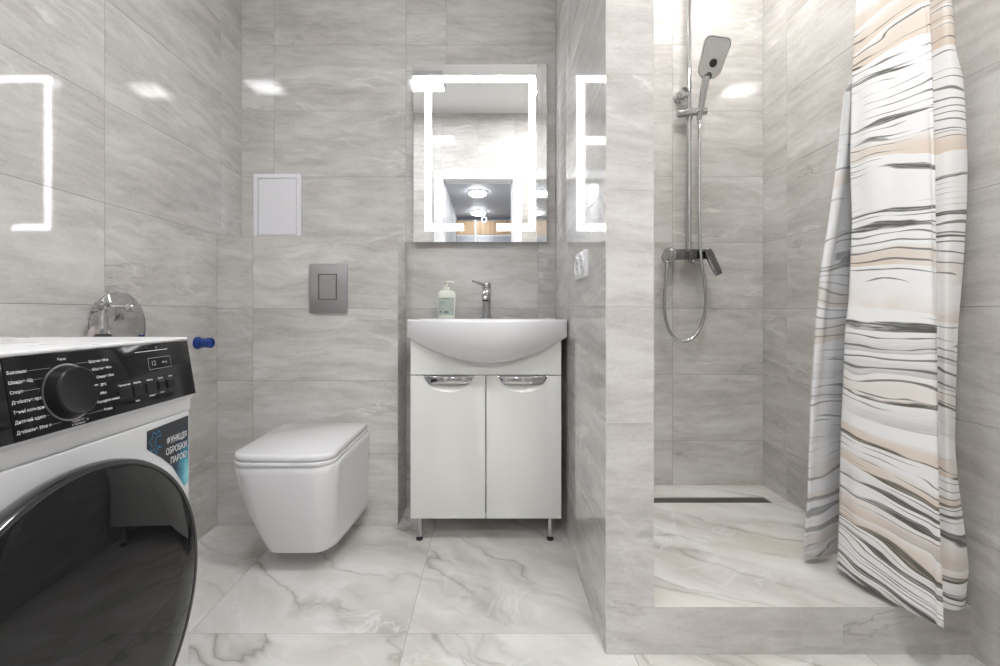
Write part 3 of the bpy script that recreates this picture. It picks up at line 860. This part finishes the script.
# lettering
bm = bmesh.new()
def ptext(s, a, h, size, al='LEFT', mi=0, bold=0.00008):
    text_mesh(bm, s, size, lambda x, y: PNL(a + x, h + y * .985, .0006), al, mi, bold)
def pline(a0, h0, a1, h1, wd=.0005, mi=1):
    d = Vector((a1 - a0, h1 - h0)); n = Vector((-d.y, d.x)).normalized() * wd / 2
    vs = [bm.verts.new(PNL(p[0], p[1], .0006)) for p in ((a0 + n.x, h0 + n.y), (a1 + n.x, h1 + n.y), (a1 - n.x, h1 - n.y), (a0 - n.x, h0 - n.y))]
    bm.faces.new(vs).material_index = mi
def pring(a, h, r, wd=.0006):
    n = 16
    o_ = [bm.verts.new(PNL(a + r * math.cos(2 * PI * k / n), h + r * math.sin(2 * PI * k / n), .0006)) for k in range(n)]
    i_ = [bm.verts.new(PNL(a + (r - wd) * math.cos(2 * PI * k / n), h + (r - wd) * math.sin(2 * PI * k / n), .0006)) for k in range(n)]
    for k in range(n): bm.faces.new((o_[k], o_[(k + 1) % n], i_[(k + 1) % n], i_[k]))
L = [('Бавовна', 1), ('Швидке під', 0), ('Спорт', 0), ('Делікатне прання', 0), ('Темні кольори', 1), ('Дитячий одяг', 1), ('Делікатне 59хв', 1)]
angs = [128, 152, 166, 180, 196, 215, 238]
ring_h = [.806, .793, .780, .767, .754, .741, .7275]
for k, ((s, ic), h) in enumerate(zip(L, ring_h)):
    a0 = .6155
    ptext(s, a0, h, .0060)
    wtxt = len(s) * .0031
    if ic: pring(min(a0 + wtxt + .004, .668), h, .0017)
    dh = h - .7676; reach = math.sqrt(max(1e-6, .0445 ** 2 - min(abs(dh), .040) ** 2))
    a_l = .700 - reach - .0005
    st = a0 + wtxt + (.0075 if ic else .002)
    if a_l > st + .001: pline(st, h, a_l, .7676 + max(-.040, min(.040, dh)))
Rr = ['Щоденне 59хв', 'Щоденне 44хв', 'Швидке 30хв', '20°C', 'Мікс', 'Рукоділля вовна', 'Вовна']
st_a = [.742, .746, .752, .757, .754, .746, .756]
for s, a, h in zip(Rr, st_a, [.8075, .795, .782, .769, .756, .743, .7295]):
    dh = h - .7676; reach = math.sqrt(max(1e-6, .0445 ** 2 - min(abs(dh), .040) ** 2))
    ptext(s, a, h, .0056)
    if a - .002 > .700 + reach + .001: pline(.700 + reach, .7676 + max(-.040, min(.040, dh)), a - .002, h)
ptext('Вимк', .697, .8165, .0055, 'CENTER')
ptext('Віддалене', .7075, .7240, .0045, 'CENTER'); ptext('керування', .7075, .7195, .0045, 'CENTER')
pring(.7235, .7222, .0016)
# display frame and texts
for (a0, h0, a1, h1) in ((.869, .7795, .929, .7795), (.869, .800, .929, .800), (.869, .7795, .869, .800), (.929, .7795, .929, .800)): pline(a0, h0, a1, h1, .0007)
ptext('12', .882, .790, .0130, 'CENTER', 1); ptext('Mode', .912, .790, .0062, 'CENTER', 1)
pline(.8405, .8135, .925, .8138, .0010, 0); pring(.895, .8185, .0016)
BT = [('Відкладений', .791, .819), ('Обробка', .8235, .845), ('Полоск', .8545, .876), ('Сушка', .8855, .901), ('Старт', .9095, .932)]
for s, a0, a1 in BT: ptext(s, (a0 + a1) / 2, .7615, .0043, 'CENTER')
ptext('Швидке', .866, .7335, .0042, 'CENTER'); ptext('Легке', .893, .7345, .0042, 'CENTER'); ptext('Блок', .829, .7305, .0042, 'CENTER')
link('printed_text', bm, ['print', 'grey_print'], ctl, 'keep')
for s, a0, a1 in BT:
    link('button', panel_box(a0, a1 - .0005, .7385, .7565, .0002, .0016, .0005), 'black_satin', ctl)
bm = panel_box(.870, .928, .7803, .7992, .0001, .0004, 0); link('display', bm, 'black_gloss', ctl)
# door: black glass disc in a glossy ring
dh_, dy_, dr = .397, .695, .262
bm = bmesh.new(); lathe(bm, (WXF + .0005, dy_, dh_), (1, 0, 0), [(.250, 0), (.258, .012), (.262, .026), (.2618, .034), (.2595, .0385), (.256, .0395), (.2525, .0385), (.252, .036)], 96)
drr = link('door', bm, 'door_rim', t, 40)
bm = bmesh.new(); lathe(bm, (WXF + .0368, dy_, dh_), (1, 0, 0), [(.2522, 0), (.2522, .0012), (.249, .0024), (.20, .0040), (.12, .0052), (.04, .0058), (.001, .0058)], 96)
link('door_glass', bm, 'black_gloss', drr, 60)
# sticker
sx = WXF + .0008
bm = bmesh.new(); prism(bm, [(.866, .667), (.9845, .6705), (.9845, .532), (.972, .528), (.935, .580), (.905, .606), (.866, .634)], lambda a, b, d: (d, a, b), WXF + .0002, WXF + .0006)
stk = link('sticker', bm, 'sticker', t)
bm = bmesh.new()
for s, h in (('ФУНКЦІЯ', .6330), ('ОБРОБКИ', .6125), ('ПАРОЮ', .5920)):
    text_mesh(bm, s, .0172, lambda x, y: (WXF + .0009, .9795 + x * .76, h + y), 'RIGHT', 0, .00025)
link('sticker_text', bm, 'print', stk, 'keep')
bm = bmesh.new()
n = 60; o_, i_ = [], []
for k in range(n + 1):
    a = math.radians(25 + 300 * k / n); r = .0185 + .0030 * math.sin(7 * a)
    o_.append(bm.verts.new((WXF + .0009, .8900 + r * math.cos(a) * .9, .6415 + r * math.sin(a)))); i_.append(bm.verts.new((WXF + .0009, .8900 + (r - .0018) * math.cos(a) * .9, .6415 + (r - .0018) * math.sin(a))))
for k in range(n): bm.faces.new((o_[k], o_[k + 1], i_[k + 1], i_[k]))
o_, i_ = [], []
for k in range(31):
    a = math.radians(60 + 240 * k / 30)
    o_.append(bm.verts.new((WXF + .0009, .896 + .0088 * math.cos(a), .6405 + .0105 * math.sin(a)))); i_.append(bm.verts.new((WXF + .0009, .896 + .0072 * math.cos(a), .6405 + .0089 * math.sin(a))))
for k in range(30): bm.faces.new((o_[k], o_[k + 1], i_[k + 1], i_[k]))
link('sticker_icon', bm, 'cyan', stk, 'keep')
for ly in (WY0 + .05, WY1 - .05):
    for lx in (-1.06, -.68):
        b = bmesh.new(); lathe(b, (lx, ly, .0008), (0, 0, 1), [(.022, 0), (.022, .006), (.012, .007), (.012, .0115)], 20); link('foot', b, 'black_rubber', t, 40)

# ------------------------------------------------------------------ water tap behind the machine, blue plug
t = thing('wall_tap', 'chrome washing machine tap with a big round wall plate behind the machine', 'tap', (XL + .001, 1.43, .837))
bm = bmesh.new(); lathe(bm, (XL + .0012, 1.435, .837), (1, 0, 0), [(.110, 0), (.110, .003), (.106, .006), (.02, .0085), (.001, .0085)], 72); link('wall_plate', bm, 'chrome', t, 40)
tx, ty = -1.055, 1.290
bm = bmesh.new(); tube(bm, crom([(XL + .008, 1.345, .895), (XL + .03, 1.32, .895), (tx - .005, ty + .008, .897), (tx, ty, .888), (tx, ty, .86), (tx, ty, .815)], 6), .0105, 18); link('pipe', bm, 'chrome', t, 40)
bm = bmesh.new(); lathe(bm, (tx, ty, .893), (0, 0, 1), [(.0155, 0), (.0185, .004), (.0185, .017), (.014, .022), (.003, .023)], 28); link('valve', bm, 'chrome', t, 40)
bm = bmesh.new(); tube(bm, [(tx + .012, ty + .003, .902), (tx + .060, ty + .012, .8985)], .0035, 12)
lathe(bm, (tx + .056, ty + .012, .8985), (1, .1, -.1), [(.009, 0), (.0115, .003), (.0115, .016), (.009, .020)], 20)
link('lever', bm, 'chrome', t, 40)
bm = bmesh.new(); lathe(bm, (tx, ty, .790), (0, 0, 1), [(.021, 0), (.021, .030), (.017, .034), (.0125, .036)], 24); link('hose_nut', bm, 'black_rubber', t, 40)
bm = bmesh.new(); lathe(bm, (XL + .0095, 1.345, .813), (1, 0, 0), [(.034, 0), (.034, .010), (.030, .016), (.020, .017)], 32); link('pink_ring', bm, 'pink', t, 40)  # pale pink ring on the wall by the foot of the pipe

t = thing('pipe_plug', 'blue plastic plug sticking out of the left wall beyond the washing machine', 'plug', (XL + .001, 1.816, .766))
bm = bmesh.new(); lathe(bm, (XL + .0012, 1.816, .766), (1, 0, 0), [(.0225, 0), (.0235, .004), (.0235, .012), (.019, .015), (.0175, .044), (.0195, .047), (.0195, .060), (.016, .063), (.0145, .056), (.001, .055)], 32)
link('plug_body', bm, 'blue', t, 40)
for a in range(4):
    b = bmesh.new()
    c = Vector((XL + .054, 1.816 + .0200 * math.cos(a * PI / 2 + .4), .766 + .0200 * math.sin(a * PI / 2 + .4)))
    bmesh.ops.create_cube(b, size=1, matrix=Matrix.Translation(c) @ Matrix.Diagonal((.011, .004, .004, 1)))
    link('grip_rib', b, 'blue', t)

# ------------------------------------------------------------------ shower set
SPX, SPY = 0.886, 2.090
t = thing('shower_column', 'chrome shower column with wall mixer and riser pole in the shower', 'shower', (SPX, YB - .002, 1.1))
bm = bmesh.new(); tube(bm, [(SPX, SPY, 1.178), (SPX, SPY, 2.55)], .0105, 24); link('riser_pole', bm, 'chrome', t, 40)
bm = bmesh.new(); tube(bm, [(SPX, SPY, 1.160), (SPX, SPY, 1.195)], .0150, 24); link('pole_socket', bm, 'chrome', t, 40)
# wall bracket, left behind the pole
bm = bmesh.new(); lathe(bm, (.862, YB - .0015, 1.856), (0, -1, 0), [(.025, 0), (.025, .012), (.016, .018), (.016, .045), (.022, .048), (.022, .066), (.018, .070)], 28)
tube(bm, [(.862, SPY, 1.856), (SPX, SPY, 1.856)], .008, 14); link('wall_bracket', bm, 'chrome', t, 40)
# sliding holder
bm = bmesh.new(); tube(bm, [(.830, SPY - .012, 1.756), (.952, SPY - .022, 1.765)], [.0165, .0165], 28); tube(bm, [(SPX, SPY, 1.736), (SPX, SPY, 1.782)], .0165, 24)
link('slider', bm, 'chrome', t, 40)
# mixer
MBY = 2.060
bm = bmesh.new(); box(bm, .800, .945, MBY - .022, MBY + .022, 1.113, 1.157, .006, 3); link('mixer_body', bm, 'dark_chrome', t, 40)
bm = bmesh.new()
for px_ in (.815, .930): lathe(bm, (px_, YB - .0015, 1.135), (0, -1, 0), [(.031, 0), (.031, .006), (.020, .016), (.020, .07)], 28)
link('wall_union', bm, 'chrome', t, 40)
bm = bmesh.new(); lathe(bm, (.800, MBY, 1.135), (-1, -.35, .10), [(.024, -.012), (.030, .002), (.031, .020), (.027, .030), (.010, .032)], 28); link('diverter', bm, 'chrome', t, 40)
bm = bmesh.new(); lathe(bm, (SPX + .005, MBY, 1.1125), (0, 0, -1), [(.011, 0), (.011, .012), (.007, .015)], 20); link('outlet', bm, 'chrome', t, 40)
bm = bmesh.new()
lathe(bm, (.945, MBY, 1.137), (1, 0, 0), [(.0205, 0), (.0205, .016), (.018, .019)], 28)
R = []
for s in (0, .15, .5, .85, 1):
    c = Vector((.936, MBY - .036, 1.150)).lerp(Vector((.972, MBY - .066, 1.042)), s)
    wv_ = Vector((.92, .18, .36)).normalized(); th = Vector((0.1, -.95, .25)).normalized()
    hw = .019 if 0 < s < 1 else .015; tk = .008 if s < .5 else .005
    R.append([c + wv_ * (hw * a) + th * (tk * b) for a, b in ((-1, -.6), (-.85, -1), (.85, -1), (1, -.6), (1, .6), (.85, 1), (-.85, 1), (-1, .6))])
loft(bm, R); link('lever', bm, 'dark_chrome', t, 35)

# hand shower resting in the slider
hp0, hp1 = Vector((.918, 2.064, 1.722)), Vector((.926, 2.012, 1.889))
t = thing('hand_shower', 'chrome hand shower with a grey square spray face resting in its holder', 'shower head', hp0)
hd = (hp1 - hp0).normalized()
bm = bmesh.new()
tube(bm, [hp0, hp0 + hd * .01, hp0 + hd * .03, hp0 + hd * .10, hp1], [.0095, .0115, .0125, .0145, .0165], 20)
link('handle', bm, 'chrome', t, 40)
# head plane: tilted, rounded trapezoid
hx = Vector((.97, .10, -.06)).normalized()                   # across
fn_ = Vector((-.22, -.80, -.42)); fn_ = (fn_ - hx * fn_.dot(hx)).normalized()   # face normal, to camera and down
hy = fn_.cross(hx).normalized()
if hy.z < 0: hy = -hy
hc_ = hp1 + hy * .070 + hx * .006
def head_poly(k):
    return [(x * (1 + .10 * (y / .075)) * k, y * k) for x, y in rrect(-.054, .054, -.078, .080, (.034, .034, .024, .024), 7)]
HP = lambda a, b, d: hc_ + hx * a + hy * b + fn_ * d
bm = bmesh.new()
loft(bm, [[HP(a, b, -.018) for a, b in head_poly(.80)], [HP(a, b, -.008) for a, b in head_poly(.97)], [HP(a, b, .002) for a, b in head_poly(1.0)], [HP(a, b, .005) for a, b in head_poly(.97)], [HP(a, b, .004) for a, b in head_poly(.93)]])
link('head', bm, 'chrome', t, 40)
bm = bmesh.new(); prism(bm, head_poly(.92), HP, .0041, .0056)
fc = link('spray_face', bm, 'nozzle', t)
bm = bmesh.new()
for k in range(-3, 4):
    for j in range(8):
        s = j / 7
        c = HP(k * .0055 + k * .0075 * s, .012 + .048 * s - abs(k) * .002, .0057)
        bmesh.ops.create_icosphere(bm, subdivisions=1, radius=.0018, matrix=Matrix.Translation(c))
link('nozzles', bm, 'plastic', fc)
bm = bmesh.new(); lathe(bm, HP(.004, -.018, .0056), fn_, [(.0165, 0), (.0165, .002), (.014, .003)], 28); link('center_jet', bm, 'black_rubber', fc, 40)
bm = bmesh.new(); lathe(bm, HP(-.002, -.069, .0030), fn_, [(.0175, 0), (.0175, .004), (.0145, .006), (.0140, .004), (.001, .004)], 28); link('select_button', bm, 'dark_chrome', t, 40)

# hose
bm = bmesh.new()
def hz(x, y, d): return ((x - 489) / FPX * d, d, CAMH - (y - 311.5) / FPX * d)
hose_pts = [tuple(hp0 - hd * .004)] + [hz(699.5, 125, 2.052), hz(699.5, 160, 2.048), hz(699.5, 200, 2.035), hz(700, 240, 2.028), hz(702, 268, 2.028), hz(705.5, 292, 2.035), hz(705, 312, 2.045), hz(700, 328, 2.05), hz(691, 339, 2.05), hz(680, 341, 2.05), hz(670.5, 333, 2.05), hz(665, 316, 2.05), hz(664.5, 298, 2.045), hz(666, 280, 2.042), hz(667, 268, 2.042)]
cp = crom(hose_pts, 14)
rr = [.0066 + .0006 * (k % 2) for k in range(len(cp))]
tube(bm, cp, rr, 14)
hose = link('shower_hose', bm, 'hose', None, 60)
tag(hose, 'flexible steel shower hose hanging in a loop below the mixer', 'hose')
bm = bmesh.new(); e = Vector(cp[-1]); lathe(bm, e, (0, 0, 1), [(.009, 0), (.0105, .004), (.0105, .024), (.009, .026)], 18); link('hose_nut', bm, 'chrome', hose, 40)

# drain
bm = bmesh.new()
box(bm, PX1 + .003, XD1 - .002, YD0 + .003, YD1 - .003, HD - .0195, HD - .003, .001)
t = tag(link('floor_drain', bm, 'drain'), 'long dark linear drain along the back of the shower floor', 'drain')

# ------------------------------------------------------------------ shower curtain
def interp(tab, v):
    if v <= tab[0][0]: return tab[0][1]
    for (a, b), (c, d) in zip(tab[:-1], tab[1:]):
        if v <= c: return b + (d - b) * (v - a) / (c - a)
    return tab[-1][1]
E_T = [(-250, 866), (0, 856), (80, 852), (160, 850.5), (223, 852), (300, 848), (330, 844), (400, 841), (440, 839.5), (500, 839), (568, 838)]
F_T = [(-250, 916), (0, 926), (160, 932), (330, 934), (400, 935), (500, 936), (560, 938), (627, 940)]
R_T = [(-250, 942), (0, 955), (50, 958), (76, 965), (100, 967), (160, 969), (200, 968.5), (270, 964), (330, 959), (400, 957), (450, 957), (480, 960), (540, 968), (570, 971), (607, 967)]
L_T = [(-250, 868), (0, 860), (75, 853), (96, 845), (158, 839), (223, 830), (272, 822), (328, 817), (401, 812), (498, 809), (554, 805)]
CB, CT = 0.140, 2.08
def edge(tab, z0, z1, h):
    s = (h - CB) / (CT - CB)
    z = z0 + (z1 - z0) * s
    y = 311.5 + (CAMH - h) * FPX / z
    return (interp(tab, y) - 489) / FPX * z, z
def section(h):
    e, ze = edge(E_T, 1.375, 1.280, h); f, zf = edge(F_T, 1.117, 1.150, h); r, zr = edge(R_T, 1.193, 1.190, h); l, zl = edge(L_T, 1.436, 1.315, h)
    s = (h - CB) / (CT - CB)
    r = min(r, XR - .02)
    k = 1 - .45 * s
    P = [(e, ze), (e * .7 + f * .3 - .012 * k, ze * .7 + zf * .3), (e * .35 + f * .65 - .010 * k, ze * .35 + zf * .65), (f * .93 + e * .07, zf * .93 + ze * .07), (f, zf), (f + .008, zf + .003),
         (f + .020, zf + .045), ((f / zf) * (zf + .075) + .002, zf + .075), (f * .5 + r * .5 + .02, zr - .012), (r - .012, zr - .004), (r, zr + .014), (r - .004, zr + .05 * k + .03), (r - .05, zl - .01), (l + .10 * k + .04, zl + .025), (l + .055 * k, zl + .006), (l + .012, zl - .002), (l, zl + .004), (l + .02, zl + .028), (l + .09, zl + .045)]
    return [Vector((x, z, h)) for x, z in P]
NR = 90
rows = []
for k in range(NR + 1):
    h = CB + (CT - CB) * k / NR
    rows.append(crom(section(h), 8))
for k, row in enumerate(rows):
    h = row[0].z
    for j, p in enumerate(row):
        p.x += .0022 * math.sin(j * .55 + 2.5 * h) * math.sin(h * 3.1 + j * .07)
        p.y += .0022 * math.cos(j * .41 + 4 * h)
mid = rows[NR // 3]
ul = [0.0]
for a, b in zip(mid[:-1], mid[1:]): ul.append(ul[-1] + (b - a).length)
bm = bmesh.new(); uvl = bm.loops.layers.uv.verify()
V_ = [[bm.verts.new(p) for p in row] for row in rows]
for k in range(NR):
    for j in range(len(mid) - 1):
        f = bm.faces.new((V_[k][j], V_[k + 1][j], V_[k + 1][j + 1], V_[k][j + 1]))
        for l_, (a, b) in zip(f.loops, ((k, j), (k + 1, j), (k + 1, j + 1), (k, j + 1))): l_[uvl].uv = (ul[b], rows[a][b].z)
cur = link('shower_curtain', bm, ['curtain_back', 'curtain'], None, 'keep')
for p in cur.data.polygons: p.use_smooth = True
md = cur.modifiers.new('thickness', 'SOLIDIFY'); md.thickness = .0012; md.offset = 0; md.material_offset = 1
tag(cur, 'marble-patterned white, tan and black shower curtain bunched at the right wall', 'curtain')
